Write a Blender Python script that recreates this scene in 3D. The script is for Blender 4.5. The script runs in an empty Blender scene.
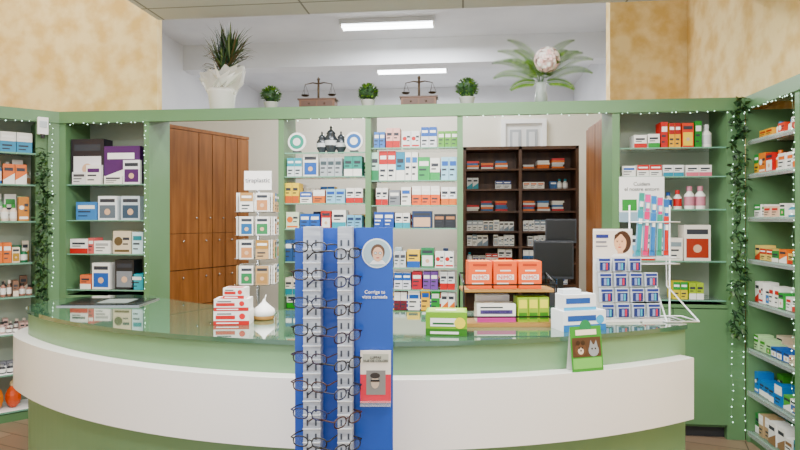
import bpy, math, random, bmesh
from mathutils import Vector, Matrix
random.seed(7)
H=1.55; F=580.0; HY=218.0; A=math.radians(6.2); CA=math.cos(A); SA=math.sin(A)
def c2r(x,y): return (x*CA-y*SA, x*SA+y*CA)
def onp(px,Y):
    u=(px-400)/F; t=Y/(u*SA+CA); return t*(u*CA-SA), t
def zz(py,t): return H-(py-HY)/F*t
# ---------------------------------------------------------------- materials
MATS={}
def lin(h):
    h=h.lstrip('#'); o=[]
    for i in (0,2,4):
        c=int(h[i:i+2],16)/255.0
        o.append(c/12.92 if c<=0.04045 else ((c+0.055)/1.055)**2.4)
    l=.3*o[0]+.55*o[1]+.15*o[2]   # richer pigments
    o=[max(0.0,l+(c-l)*1.25) for c in o]
    k=min(1.0,(l**1.18)/l) if l>0 else 1
    o=[min(.95,c*k) for c in o]
    return (o[0],o[1],o[2],1)
def pm(h,rough=0.45,metal=0.0,emit=0,alpha=1.0,coat=0.0,name=None,trans=0.0):
    k=name or 'paint_%s_%d_%d_%d_%d'%(h,rough*100,metal*100,emit*10,alpha*100)
    if k in MATS: return MATS[k]
    m=bpy.data.materials.new(k); m.use_nodes=True
    b=m.node_tree.nodes['Principled BSDF']
    b.inputs['Base Color'].default_value=lin(h)
    b.inputs['Roughness'].default_value=rough
    b.inputs['Metallic'].default_value=metal
    b.inputs['Alpha'].default_value=alpha
    b.inputs['Coat Weight'].default_value=coat
    b.inputs['Transmission Weight'].default_value=trans
    if emit:
        b.inputs['Emission Color'].default_value=lin(h); b.inputs['Emission Strength'].default_value=emit
    MATS[k]=m; return m
def noisy(name,h1,h2,scale=6,rough=0.6,bump=0.0,detail=6,stretch=(1,1,1),coat=0.0,lo=0.35,hi=0.65):
    if name in MATS: return MATS[name]
    m=bpy.data.materials.new(name); m.use_nodes=True; n=m.node_tree; b=n.nodes['Principled BSDF']
    tc=n.nodes.new('ShaderNodeTexCoord'); mp=n.nodes.new('ShaderNodeMapping'); mp.inputs['Scale'].default_value=stretch
    no=n.nodes.new('ShaderNodeTexNoise'); no.inputs['Scale'].default_value=scale; no.inputs['Detail'].default_value=detail
    cr=n.nodes.new('ShaderNodeValToRGB'); cr.color_ramp.elements[0].color=lin(h1); cr.color_ramp.elements[1].color=lin(h2)
    cr.color_ramp.elements[0].position=lo; cr.color_ramp.elements[1].position=hi
    n.links.new(tc.outputs['Object'],mp.inputs['Vector']); n.links.new(mp.outputs[0],no.inputs['Vector'])
    n.links.new(no.outputs['Fac'],cr.inputs[0]); n.links.new(cr.outputs[0],b.inputs['Base Color'])
    b.inputs['Roughness'].default_value=rough; b.inputs['Coat Weight'].default_value=coat
    if bump:
        bp=n.nodes.new('ShaderNodeBump'); bp.inputs['Strength'].default_value=bump; bp.inputs['Distance'].default_value=0.01
        n.links.new(no.outputs['Fac'],bp.inputs['Height']); n.links.new(bp.outputs[0],b.inputs['Normal'])
    MATS[name]=m; return m
def bricks(name,c1,c2,mortar,w,h,ms,rough,off=0.0,rot=0):
    m=bpy.data.materials.new(name); m.use_nodes=True; n=m.node_tree; b=n.nodes['Principled BSDF']
    tc=n.nodes.new('ShaderNodeTexCoord'); mp=n.nodes.new('ShaderNodeMapping'); mp.inputs['Rotation'].default_value=(0,0,rot)
    br=n.nodes.new('ShaderNodeTexBrick'); br.offset=off
    br.inputs['Color1'].default_value=lin(c1); br.inputs['Color2'].default_value=lin(c2); br.inputs['Mortar'].default_value=lin(mortar)
    br.inputs['Scale'].default_value=1; br.inputs['Brick Width'].default_value=w; br.inputs['Row Height'].default_value=h; br.inputs['Mortar Size'].default_value=ms
    n.links.new(tc.outputs['Object'],mp.inputs['Vector']); n.links.new(mp.outputs[0],br.inputs['Vector'])
    n.links.new(br.outputs['Color'],b.inputs['Base Color']); b.inputs['Roughness'].default_value=rough
    MATS[name]=m; return m
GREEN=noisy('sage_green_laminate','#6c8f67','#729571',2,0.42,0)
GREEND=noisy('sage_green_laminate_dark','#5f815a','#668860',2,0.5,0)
CGREEN=noisy('counter_green_laminate','#7d9e7b','#84a582',1.5,0.35,0)
GLASSTOP=noisy('glass_worktop','#4a6b56','#52735d',1.2,0.03,0,coat=1.0)
WHITEL=pm('#f0efec',0.3,coat=0.3,name='white_laminate')
PLASTER=noisy('yellow_plaster','#dcbb80','#efd9a8',6,0.85,0.5,detail=14,lo=0.34,hi=0.6)
WALLW=noisy('white_wall_paint','#dcdee2','#e3e5e8',2,0.8)
WALLC=noisy('cream_wall_paint','#dedacd','#e6e2d5',2,0.8)
WOOD=noisy('warm_wood_veneer','#80512f','#976540',4,0.45,0,detail=8,stretch=(6,6,0.5))
WOODG=pm('#4a2c18',.7,name='wood_gap')
WOODD=noisy('dark_wood_veneer','#553a2a','#684832',4,0.5,0,detail=8,stretch=(4,4,0.7))
FLOORM=bricks('wood_floor','#9a8674','#877361','#54483c',1.2,0.16,0.004,0.35,0.5,0.3)
CEILM=bricks('ceiling_tile','#e0e0e3','#dadadd','#9a9a9c',1.2,0.6,0.008,0.8)
GLASS=pm('#cfe6dc',0.05,alpha=0.22,name='shelf_glass',coat=0.5)
GEDGE=pm('#8fc0a8',0.1,alpha=0.7,name='glass_edge')
CLEAR=pm('#eef4f4',0.03,alpha=0.18,name='clear_acrylic')
BLACK=pm('#101013',0.4); DGREY=pm('#3a3c40',0.5); CHROME=pm('#c8ccd0',0.2,metal=1.0,name='chrome')
LINE=pm('#3a3e48',0.6); PAPER=pm('#fafaf8',0.6)
LED=pm('#f4f8ff',0.5,emit=14,name='led_tube'); FAIRY=pm('#d8ffe6',0.5,emit=5,name='fairy_bulb')
LEAF=noisy('leaf_green','#2c4a26','#4f7038',30,0.5)
LEAF2=noisy('fern_green','#4d7a2c','#86ab48',25,0.5)
LEAFD=noisy('ivy_green','#1f3d24','#3a5f38',30,0.5)
# ---------------------------------------------------------------- mesh builder
class M:
    def __init__(s): s.v=[];s.f=[];s.mi=[];s.sm=[];s.ms=[];s.T=Matrix()
    def mat(s,m):
        if isinstance(m,str): m=pm(m)
        if m not in s.ms: s.ms.append(m)
        return s.ms.index(m)
    def add(s,vs,fs,m,smooth=False):
        o=len(s.v); s.v+= [tuple(s.T@Vector(p)) for p in vs]; k=s.mat(m)
        for f in fs: s.f.append([i+o for i in f]); s.mi.append(k); s.sm.append(smooth)
    def box(s,x0,y0,z0,x1,y1,z1,m):
        s.add([(x0,y0,z0),(x1,y0,z0),(x1,y1,z0),(x0,y1,z0),(x0,y0,z1),(x1,y0,z1),(x1,y1,z1),(x0,y1,z1)],
          [(0,3,2,1),(4,5,6,7),(0,1,5,4),(1,2,6,5),(2,3,7,6),(3,0,4,7)],m)
    def poly(s,pts,m): s.add(pts,[tuple(range(len(pts)))],m)
    def prism(s,o,z0,z1,m):
        n=len(o); s.add([(x,y,z0) for x,y in o]+[(x,y,z1) for x,y in o],
          [tuple(range(n-1,-1,-1)),tuple(range(n,2*n))]+[(i,(i+1)%n,(i+1)%n+n,i+n) for i in range(n)],m)
    def lathe(s,cx,cy,prof,m,n=16,cap=True):
        vs=[];fs=[]
        for r,z in prof:
            for i in range(n):
                a=2*math.pi*i/n; vs.append((cx+r*math.cos(a),cy+r*math.sin(a),z))
        for j in range(len(prof)-1):
            for i in range(n):
                a=j*n+i;b=j*n+(i+1)%n; fs.append((a,b,b+n,a+n))
        s.add(vs,fs,m,True)
        if cap:
            s.add(vs[:n],[tuple(range(n-1,-1,-1))],m); s.add(vs[-n:],[tuple(range(n))],m)
    def tube(s,pts,r,m,n=6,closed=False):
        P=[Vector(p) for p in pts]; vs=[];fs=[];k=len(P)
        for i,p in enumerate(P):
            if closed: d=P[(i+1)%k]-P[i-1]
            else: d=P[min(i+1,k-1)]-P[max(i-1,0)]
            if d.length<1e-9: d=Vector((0,0,1))
            d.normalize(); up=Vector((0,0,1)) if abs(d.z)<0.9 else Vector((0,1,0))
            a=d.cross(up).normalized(); b=d.cross(a)
            rr=r[i] if isinstance(r,(list,tuple)) else r
            for j in range(n):
                t=2*math.pi*j/n; vs.append(p+a*rr*math.cos(t)+b*rr*math.sin(t))
        for i in range(k if closed else k-1):
            for j in range(n):
                a=i*n+j;b=i*n+(j+1)%n;c=((i+1)%k)*n
                fs.append((a,b,c+(j+1)%n,c+j))
        if not closed: fs.append(tuple(range(n))); fs.append(tuple(range((k-1)*n,k*n)))
        s.add(vs,fs,m,True)
    def ball(s,c,r,m,n=10,sc=(1,1,1),jit=0):
        vs=[];fs=[];k=n//2+1
        for j in range(k+1):
            ph=math.pi*j/k
            for i in range(n):
                a=2*math.pi*i/n; q=r*(1+random.uniform(-jit,jit))
                vs.append((c[0]+q*sc[0]*math.sin(ph)*math.cos(a),c[1]+q*sc[1]*math.sin(ph)*math.sin(a),c[2]+q*sc[2]*math.cos(ph)))
        for j in range(k):
            for i in range(n):
                a=j*n+i;b=j*n+(i+1)%n; fs.append((a,b,b+n,a+n))
        s.add(vs,fs,m,jit==0)
    def leaf(s,p,d,L,w,m,bend=0.2):
        p=Vector(p); d=Vector(d).normalized(); sd=d.cross(Vector((random.uniform(-.3,.3),random.uniform(-.3,.3),1)))
        if sd.length<1e-3: sd=Vector((1,0,0))
        sd.normalize(); up=sd.cross(d)
        s.add([p,p+d*L*.45+sd*w*.5+up*L*.03,p+d*L-up*bend*L,p+d*L*.45-sd*w*.5+up*L*.03],[(0,1,2),(0,2,3)],m)
    def blade(s,p,d,nrm,L,w,m):
        p=Vector(p); d=Vector(d).normalized(); sd=d.cross(nrm).normalized()
        s.add([p,p+d*L*.4+sd*w*.5,p+d*L,p+d*L*.4-sd*w*.5],[(0,1,2,3)],m)
    def build(s,name,bevel=0,recalc=False):
        me=bpy.data.meshes.new(name); me.from_pydata(s.v,[],s.f)
        for m in s.ms: me.materials.append(m)
        me.polygons.foreach_set('material_index',s.mi); me.polygons.foreach_set('use_smooth',s.sm)
        me.update()
        ob=bpy.data.objects.new(name,me); bpy.context.collection.objects.link(ob)
        if bevel:
            b=ob.modifiers.new('bevel','BEVEL'); b.width=bevel; b.segments=2; b.limit_method='ANGLE'
        return ob
def text(body,size,mtx,m,parent,name='lettering',align='CENTER',ext=0.0006):
    cu=bpy.data.curves.new(name,'FONT'); cu.body=body; cu.size=size; cu.align_x=align; cu.align_y='CENTER'; cu.extrude=ext
    cu.materials.append(m if not isinstance(m,str) else pm(m))
    ob=bpy.data.objects.new(name,cu); bpy.context.collection.objects.link(ob)
    ob.parent=parent; ob.matrix_world=mtx@Matrix.Rotation(math.pi/2,4,'X'); return ob
def TR(x,y,z,rz=0): return Matrix.Translation((x,y,z))@Matrix.Rotation(rz,4,'Z')
# ---------------------------------------------------------------- products
def q(m,x0,z0,x1,z1,y,mat): m.poly([(x0,y,z0),(x1,y,z0),(x1,y,z1),(x0,y,z1)],mat)
def disk(m,cx,cz,r,y,mat,n=14,rz=None):
    rz=rz or r; m.poly([(cx+r*math.cos(2*math.pi*i/n),y,cz+rz*math.sin(2*math.pi*i/n)) for i in range(n)],mat)
STY=['band','top','logo','plain','photo','stripe']
def prod(m,x,y,z,w,d,h,base,acc,sty=None,line=None):
    m.box(x,y,z,x+w,y+d,z+h,base); e=y-0.0012; e2=y-0.002; sty=sty or random.choice(STY)
    L=line or (LINE if base not in('#16161a','#1c2a5a','#1f4fa8','#e8641e','#b3262a','#5a2c6e') else PAPER)
    if sty=='band':
        q(m,x,z,x+w,z+h*.36,e,acc); q(m,x+w*.12,z+h*.62,x+w*.85,z+h*.76,e,L); q(m,x+w*.12,z+h*.48,x+w*.6,z+h*.54,e,L)
    elif sty=='top':
        q(m,x,z+h*.55,x+w,z+h,e,acc); q(m,x+w*.12,z+h*.72,x+w*.88,z+h*.84,e2,PAPER); q(m,x+w*.12,z+h*.3,x+w*.75,z+h*.38,e,L); q(m,x+w*.12,z+h*.14,x+w*.6,z+h*.2,e,L)
    elif sty=='logo':
        disk(m,x+w*.3,z+h*.55,min(w,h)*.24,e,acc); q(m,x+w*.55,z+h*.6,x+w*.92,z+h*.72,e,L); q(m,x+w*.55,z+h*.4,x+w*.85,z+h*.46,e,L); q(m,x+w*.08,z+h*.08,x+w*.92,z+h*.18,e,acc)
    elif sty=='plain':
        q(m,x+w*.1,z+h*.62,x+w*.9,z+h*.82,e,acc); q(m,x+w*.1,z+h*.42,x+w*.7,z+h*.5,e,L); q(m,x+w*.1,z+h*.2,x+w*.55,z+h*.26,e,L)
    elif sty=='photo':
        q(m,x+w*.08,z+h*.08,x+w*.92,z+h*.62,e,acc); q(m,x+w*.1,z+h*.74,x+w*.9,z+h*.88,e,L); disk(m,x+w*.5,z+h*.34,min(w,h)*.16,e2,'#d9b79c')
    elif sty=='stripe':
        m.poly([(x,e,z),(x+w,e,z),(x+w,e,z+h*.55),(x,e,z+h*.2)],acc); q(m,x+w*.1,z+h*.66,x+w*.85,z+h*.82,e,L)
def bottle(m,x,y,z,r,h,body,cap,lab):
    m.lathe(x,y,[(r*.95,z),(r,z+h*.05),(r,z+h*.62),(r*.45,z+h*.76),(r*.45,z+h*.8)],body,12)
    m.lathe(x,y,[(r*.55,z+h*.79),(r*.55,z+h)],cap,10)
    m.lathe(x,y,[(r*1.02,z+h*.15),(r*1.02,z+h*.55)],lab,12,False)
W='#f0efea'
PALG=[(W,'#1f56b0'),(W,'#c8281e'),(W,'#2f9a3a'),('#e07b22',W),('#1f98b0',W),('#c8dce4','#1c2a5a'),('#2b8fa8',W),('#f3cc30','#2a62a8'),
      ('#e8641e',W),('#1f4fa8',W),('#b8408a',W),('#b9d898','#4c9a3c'),('#b3262a',W),('#c8281e',W),('#f0b020','#b3262a'),('#e0cc98','#b08a3a'),(W,'#e07b22'),('#9ac8e0','#1f56b0'),('#3f8a3a',W),('#28406a','#d8b090'),('#e8b8b0','#c8352e'),('#8a5a38','#e8d8b0'),('#f0d850','#3f9a4a'),('#6a4a9a',W)]
def row(m,x0,x1,z,y,hmin,hmax,pal=PALG,wmin=.05,wmax=.11,d=.12,gap=.004,bott=0.12,blank=.05):
    x=x0
    while x<x1-wmin:
        w=random.uniform(wmin,wmax); h=random.uniform(hmin,hmax); b,a=random.choice(pal); st=random.choice(STY); n=random.choice([1,1,1,2,2,3])
        if random.random()<blank: x+=w; continue
        isb=random.random()<bott
        for k in range(n):
            if x+w>x1: break
            if isb:
                r=min(w,.05)/2; bottle(m,x+r,y+.04,z,r,h,b,a,a if b==W else W); x+=2*r+.006
            else:
                prod(m,x,y+random.uniform(0,.015),z,w,d,h,b,a,st); x+=w+gap
YF=4.28; YP=YF+.045
def rowpx(m,zs,items,Y=YP,d=.12):
    for it in items:
        p0,p1,yt,b,a,st=it[:6]; n=it[6] if len(it)>6 else 1
        x0,t0=onp(p0,Y); x1,t1=onp(p1,Y); h=zz(yt,(t0+t1)/2)-zs; w=(x1-x0)/n
        for k in range(n):
            if st=='bottle': bottle(m,x0+(k+.5)*w,Y+.04,zs,w*.46,h,b,a,a if b==W else W)
            else: prod(m,x0+k*w+.001,Y,zs,w-.003,d,h,b,a,st)
# ================================================================ ROOM SHELL
m=M(); m.box(-5.2,-2,-.06,3.6,12.2,0,FLOORM); m.build('floor')
ZC=3.15; YE=4.45
m=M(); m.box(-2.45,-2,ZC,3.6,YE,ZC+.12,CEILM); m.build('ceiling')
m=M(); m.box(-5.2,-2,4.4,-2.45,4.9,4.5,CEILM); m.build('ceiling.001')
m=M(); m.box(-5.2,YE,4.15,3.6,12.2,4.25,WALLW); m.build('ceiling.002')
xl,_=onp(157,4.64)
m=M(); m.box(-4.65,4.64,0,xl,4.72,4.4,PLASTER); m.build('wall_left_pier')
cx,cy=-3.18,YF
m=M(); m.T=TR(cx,cy,0,math.radians(45)); m.box(-1.6,.37,0,.10,.45,2.36,PLASTER); m.build('wall_left_diagonal')
m=M(); m.box(-4.65,-2,0,-4.55,4.64,4.4,PLASTER); m.build('wall_left')
m=M(); m.box(2.36,-2,0,2.46,5.62,4.4,PLASTER); m.box(2.05,-2,2.42,2.36,5.62,4.4,PLASTER); m.build('wall_right')
xr,_=onp(610,5.6)
m=M(); m.box(xr,5.6,0,2.36,5.75,4.4,PLASTER); m.build('wall_right_pier')
m=M(); m.box(-4.3,4.84,0,-4.2,12,4.2,WALLW); m.build('wall_backroom_left')
m=M(); m.box(2.15,5.75,0,2.25,12,4.2,WALLW); m.build('wall_backroom_right')
m=M(); m.box(-4.3,11.6,0,2.25,11.7,4.2,WALLW); m.build('wall_back')
m=M(); m.box(-4.2,8.35,3.78,2.15,8.65,4.15,WALLW); m.build('trim_ceiling_beam')
xd0,td=onp(501,6.9); xd1,_=onp(546,6.9); zt=zz(120,td)
m=M()
m.box(-4.2,6.9,0,xd0,7.0,2.78,WALLC); m.box(xd1,6.9,0,2.15,7.0,2.78,WALLC); m.box(xd0,6.9,zt,xd1,7.0,2.78,WALLC); m.build('wall_partition')
m=M()
m.box(xd0,6.85,0,xd0+.05,6.899,zt,PAPER); m.box(xd1-.05,6.85,0,xd1,6.899,zt,PAPER); m.box(xd0+.05,6.85,zt-.05,xd1-.05,6.899,zt,PAPER)
m.box(xd0+.05,6.875,0,xd1-.05,6.895,zt-.05,'#e4e4e2')
xm_=(xd0+xd1)/2
for a,b in((.1,.9),(1.0,zt-.12)):
    for p,r in((xd0+.1,xm_-.03),(xm_+.03,xd1-.1)):
        m.box(p,6.868,a,r,6.875,b,'#b4b8bc'); m.box(p+.03,6.864,a+.03,r-.03,6.868,b-.03,'#dcdedf')
m.ball((xd1-.08,6.85,1.0),.025,CHROME,8)
m.build('door_1')
for (pa,pb,py,nm) in((342,433,24,0),(378,446,70,1)):
    t=(4.1-H)*F/(HY-py); u0=(pa-400)/F;u1=(pb-400)/F
    x,y=c2r((u0+u1)/2*t,t); L=(u1-u0)*t
    m=M(); m.box(x-L/2-.03,y-.11,4.09,x+L/2+.03,y+.11,4.149,'#c8cacc')
    for dy in(-.06,.06): m.tube([(x-L/2,y+dy,4.07),(x+L/2,y+dy,4.07)],.02,LED,8)
    for sx in(-L/2-.02,L/2): m.box(x+sx,y-.1,4.045,x+sx+.02,y+.1,4.1,PAPER)
    m.build('ceiling_light')
# ================================================================ MAIN SHELVING UNIT
ZT=2.39; D=.32
P=[62,146.5,281,368,460,616,731]
PX=[onp(p,YF)[0] for p in P]
XL=cx; XR=1.955
m=M()
def post(m,x,w=.045,z1=ZT-.02,d=D): m.box(x-w/2,YF,0,x+w/2,YF+d,z1,GREEN)
post(m,PX[0],.06)
for x in PX[1:5]: post(m,x,.042)
post(m,PX[5],.05); post(m,PX[6],.05)
m.box(XL,YF-.012,ZT-.09,XR,YF+.02,ZT,GREEN); m.box(XL,YF+.02,ZT-.03,XR,YF+D,ZT-.004,GREEN)
m.box(XL-.0,YF,0,PX[0]-.03,YF+.05,ZT-.09,GREEN)
m.box(PX[6]+.025,YF,0,XR,YF+.05,ZT-.09,GREEN)
BACK=noisy('pale_back_panel','#a3ae9f','#aeb8a9',1.5,.5)
for a,b in((0,1),(5,6)):
    m.box(PX[a],YF+D-.015,.9,PX[b],YF+D,ZT-.03,BACK)
def cup(a,b,zt):
    x0,x1=PX[a]+.022,PX[b]-.022
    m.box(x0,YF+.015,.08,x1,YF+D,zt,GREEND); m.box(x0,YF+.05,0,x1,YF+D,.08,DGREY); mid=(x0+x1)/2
    for p,r in((x0+.004,mid-.003),(mid+.003,x1-.004)): m.box(p,YF-.003,.1,r,YF+.015,zt-.03,GREEN)
    for s in(-1,1): m.tube([(mid+s*.04,YF-.02,zt-.28),(mid+s*.04,YF-.02,zt-.16)],.006,CHROME)
    m.box(x0,YF-.006,zt-.022,x1,YF+D,zt,GREEN)
cup(0,1,.94);cup(5,6,.94);cup(2,3,.86);cup(3,4,.86)
SH={0:[184,220,254,290],2:[152,176,203,229,262,296],3:[147,180,205,228,268,290,312],5:[147,176,209,261,300]}
ZS={}
for b,l in SH.items():
    _,t=onp((P[b]+P[b+1])/2,YF); ZS[b]=[]
    for py in l:
        z=zz(py,t); ZS[b].append(z); x0,x1=PX[b]+.023,PX[b+1]-.023
        m.box(x0,YF+.02,z-.008,x1,YF+D-.02,z-.0005,GLASS); m.box(x0,YF+.016,z-.009,x1,YF+.02,z,GEDGE)
m.build('wall_shelving_unit')
# ---- products bay0
m=M(); z=ZS[0]
rowpx(m,z[0],[(71,104,139,'#2a2430','#e8e6ea','photo'),(104,140,146,'#5a2c6e',W,'stripe')])
rowpx(m,z[0],[(72,86,172,'#e4e4e4','#5a5a60','plain'),(86,101,165,W,'#5a2c6e','plain'),(104,122,176,W,'#444450','plain'),(123,140,160,'#efeef2','#5a2c6e','photo')],Y=YP-.03,d=.03)
rowpx(m,z[1],[(76,97,202,'#4d86c4',W,'plain'),(98,117,196,'#e9eef2','#6a7682','photo'),(121,140,196,'#c8d4dc','#445a70','photo')])
rowpx(m,z[2],[(70,88,239,W,'#c8352e','band'),(88,94,238,'#d06a6a',W,'plain'),(94,110,241,W,'#b0b0b0','plain'),(113,131,231,'#d9cdb4','#6a5a40','logo'),(132,143,232,'#cfe6ea','#2d8a96','plain')])
rowpx(m,z[3],[(80,91,275,'#e07b5a',W,'band'),(92,110,263,W,'#2b62b8','photo'),(115,134,260,'#22242a','#8a8f96','photo'),(130,143,274,'#3fa9b8',W,'plain')])
m.build('first_aid_boxes')
# ---- bay 2
m=M(); z=ZS[2]
rowpx(m,z[1],[(287,302,158,'#dfe8ea','#34a3b5','top',2),(303,318,154,W,'#2b62b8','photo'),(320,342,158,'#b4bcc0','#4a5a60','plain',3),(344,362,156,'#2f9a8a',W,'band',2)])
rowpx(m,z[2],[(285,299,183,'#f0d040','#d06a20','band',2),(300,312,192,W,'#2b62b8','top',1),(313,325,190,'#e07b22',W,'top',1),(326,345,189,'#9ac8e0','#1f56b0','plain',2),(346,363,188,W,'#c8352e','band',2)])
rowpx(m,z[3],[(286,299,212,'#d8e4c8','#e07b22','logo'),(300,320,214,'#2b62b8',W,'plain',2),(321,331,211,'#c8352e',W,'photo'),(332,346,210,W,'#34a3b5','band'),(347,362,215,'#7fb8d8','#28406a','plain',2)])
rowpx(m,z[4],[(285,300,240,'#30558a',W,'plain',2),(302,330,244,W,'#3f9a4a','band',3),(332,362,246,W,'#e07b22','band',3)])
rowpx(m,z[5],[(285,300,278,'#e8e0d0','#2d8a96','band',2),(302,330,280,'#38a8b4',W,'band',3),(332,362,281,W,'#7fb8d8','plain',3)])
row(m,PX[2]+.03,PX[3]-.03,.861,YP,.1,.15)
for i in range(1,6): row(m,PX[2]+.03,PX[3]-.03,z[i],YP+.14,.09,.15,PALG,wmin=.03,wmax=.06,d=.1)
m.build('medicine_boxes')
zt0=ZS[2][0]
m=M()
for p,s in((322,1.0),(331,1.25),(341,1.0)):
    x,t=onp(p,YP+.08); k=.055*s*.72
    m.lathe(x,YP+.08,[(k*.5,zt0),(k*.6,zt0+.01),(k,zt0+.04*s),(k*1.05,zt0+.09*s),(k*.6,zt0+.12*s),(k*.75,zt0+.125*s),(k*.5,zt0+.14*s),(k*.15,zt0+.15*s),(k*.2,zt0+.165*s),(0.001,zt0+.175*s)],pm('#4a5056',.15,metal=.3,name='dark_glass'),16)
    m.lathe(x,YP+.08,[(k*1.06,zt0+.05*s),(k*1.07,zt0+.08*s)],'#cfd4d6',16,False)
m.build('apothecary_jars')
for p,col in((297,'#3aa08a'),(354,'#2f6ab0')):
    x,t=onp(p,YP); m=M(); zc=zt0+.085
    m.T=TR(x,YP,zc)@Matrix.Rotation(math.pi/2,4,'X')
    m.lathe(0,0,[(.07,-.01),(.072,0),(.07,.006)],PAPER,24); m.lathe(0,0,[(.055,.0065),(.055,.0075)],col,20); m.lathe(0,0,[(.03,.008),(.03,.0085)],'#e8ecea',14)
    m.T=TR(x,YP,zt0); m.box(-.03,-.01,0,.03,.03,.014,DGREY)
    m.build('round_plaque')
# ---- bay 3
m=M(); z=ZS[3]
rowpx(m,z[0],[(374,385,132,'#4a7ac0',W,'plain',2),(386,400,128,'#e8b8b0','#c8352e','band',2),(402,420,131,'#e8e8e8','#c8352e','logo',2),(421,437,127,'#dfe3e6','#2b62b8','top',2),(438,458,131,'#6aa84f',W,'plain',3)])
rowpx(m,z[1],[(371,379,152,'#b8d8c8','#2f8a5a','band'),(379,396,151,W,'#c8352e','top',2),(396,405,152,'#2b8fb0',W,'band'),(405,418,152,W,'#2f7ac0','plain',2),(418,430,157,'#4aa860',W,'plain',1),(430,440,158,W,'#4aa860','band',1),(441,457,157,'#a8d4e8','#2b62b8','plain',2)])
rowpx(m,z[2],[(376,388,188,W,'#c8352e','band',2),(389,400,190,'#8a8e94',W,'plain'),(401,411,187,W,'#2b62b8','plain'),(412,440,186,'#f0721c',W,'top',3),(441,457,187,'#eef0f0','#e07b22','band',2)])
rowpx(m,z[3],[(374,394,212,'#1f4fa8',W,'plain',2),(395,410,213,W,'#34a3b5','band',2),(412,432,211,'#28406a','#d9b79c','photo'),(434,456,214,'#2a2e36','#b08060','plain',2)])
rowpx(m,z[4],[(374,392,250,W,'#3f9a4a','band',2),(394,406,252,'#cfd4d6','#4a4e58','plain',2),(407,420,250,'#f3cc30','#2b62b8','band'),(421,434,248,'#3a8a5a',W,'photo'),(435,454,252,W,'#c8352e','logo',2)])
rowpx(m,z[5],[(374,392,274,W,'#c8352e','band',2),(394,411,273,'#dfe0ea','#2b62b8','top',2),(412,422,272,'#c23a48',W,'plain'),(423,438,272,'#7a52a0',W,'plain',2),(440,455,272,'#dddddd','#c8352e','band',2)])
rowpx(m,z[6],[(374,392,294,'#38a8b4',W,'band',2),(394,407,292,'#7a2f3a',W,'top',2),(408,420,291,W,'#2b62b8','plain'),(421,430,289,'#f0c030','#2b62b8','plain'),(431,440,290,'#3f9a4a',W,'plain'),(441,455,293,W,'#e07b22','stripe',2)])
row(m,PX[3]+.03,PX[4]-.03,.861,YP,.1,.13)
for i in range(1,7): row(m,PX[3]+.03,PX[4]-.03,z[i],YP+.14,.07,.14 if i<3 or i==4 else .1,PALG,wmin=.03,wmax=.06,d=.1)
m.build('medicine_boxes')
# ---- bay 5
m=M(); z=ZS[5]
rowpx(m,z[0],[(634,647,135,W,'#c8352e','band'),(648,660,134,W,'#3f9a4a','band'),(661,668,122,'#c8352e',W,'plain'),(669,681,123,'#e8b030','#b3262a','top',2),(682,694,123,'#d8502a','#f0d040','photo'),(695,702,121,'#2f8a3a',W,'plain'),(703,714,124,W,'#d8d8d8','bottle')])
rowpx(m,z[1],[(622,636,166,W,'#2b62b8','plain'),(637,662,165,W,'#c8352e','top',2),(663,684,165,'#eceeee','#2b8fa8','band',2),(686,712,165,W,'#d87a8a','band',2)])
rowpx(m,z[2],[(666,674,192,W,'#2b62b8','bottle'),(675,684,190,W,'#c8352e','bottle'),(686,708,186,W,'#c88a98','bottle',2)])
rowpx(m,z[3],[(622,640,236,'#dfe8ec','#7fb8d8','photo'),(641,655,226,W,'#c8352e','band'),(656,683,238,'#e9e4da','#8a9aa0','plain',2),(684,711,225,'#e8e2d8','#a8402e','photo')])
rowpx(m,z[4],[(673,688,282,'#d8c83a','#3f9a4a','top',2),(689,704,283,'#a8c040',W,'band',2)])
m.build('parapharmacy_boxes')
x0,t=onp(619,YF-.01); x1,_=onp(664,YF-.01); za,zb=zz(222,t),zz(177,t)
m=M(); m.T=TR(x0,YF-.012,0)
m.box(0,-.004,za,x1-x0,0,zb,PAPER); m.box(0,-.006,za,x1-x0,-.004,za+.07,'#9fb8c8'); m.box(.02,-.006,za+.08,.12,-.004,za+.16,'#3f9a4a'); m.box(.14,-.006,za+.08,.26,-.004,za+.16,'#d8b090')
o=m.build('notice_board')
text('Cuidem\nel nostre entorn',.036,TR((x0+x1)/2,YF-.018,zb-.07),BLACK,o)
# ================================================================ LEFT CORNER UNIT (45 deg)
ML=TR(cx,cy,0,math.radians(45))
def tleft(px):
    u=(px-400)/F; dx=u*CA-SA; dy=u*SA+CA
    t=(cx-cy)/(dx-dy); s=(t*dx-cx)/.70711; return s,t
m=M(); m.T=ML
s0,_=tleft(48)
m.box(s0,0,0,-.001,.05,ZT-.09,GREEN); m.box(-1.3,0,0,-1.24,.32,ZT-.09,GREEN)
m.box(-1.3,-.012,ZT-.09,0,.02,ZT,GREEN); m.box(-1.3,.02,ZT-.03,-.02,.32,ZT-.004,GREEN); m.box(-1.3,.305,0,-.0,.32,ZT-.03,BACK)
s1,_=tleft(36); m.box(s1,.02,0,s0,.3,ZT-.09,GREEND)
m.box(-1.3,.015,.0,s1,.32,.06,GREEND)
LY=[152,184,221,263,297,334,374,411]; LZ=[]
_,tl=tleft(15)
for py in LY:
    z=zz(py,tl); LZ.append(z); m.box(-1.24,.01,z-.012,s1,.3,z-.0005,GLASS if py<300 else PAPER); m.box(-1.24,.006,z-.012,s1,.01,z,GEDGE)
m.build('corner_shelving_unit')
m=M(); m.T=ML
def rl(i,hmin,hmax,pal,**k):
    row(m,-1.2,s1-.005,LZ[i],.04,hmin,hmax,pal,**k); k['d']=.08; row(m,-1.2,s1-.005,LZ[i],.2,hmin*1.1,hmax*1.1,pal,**k)
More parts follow.
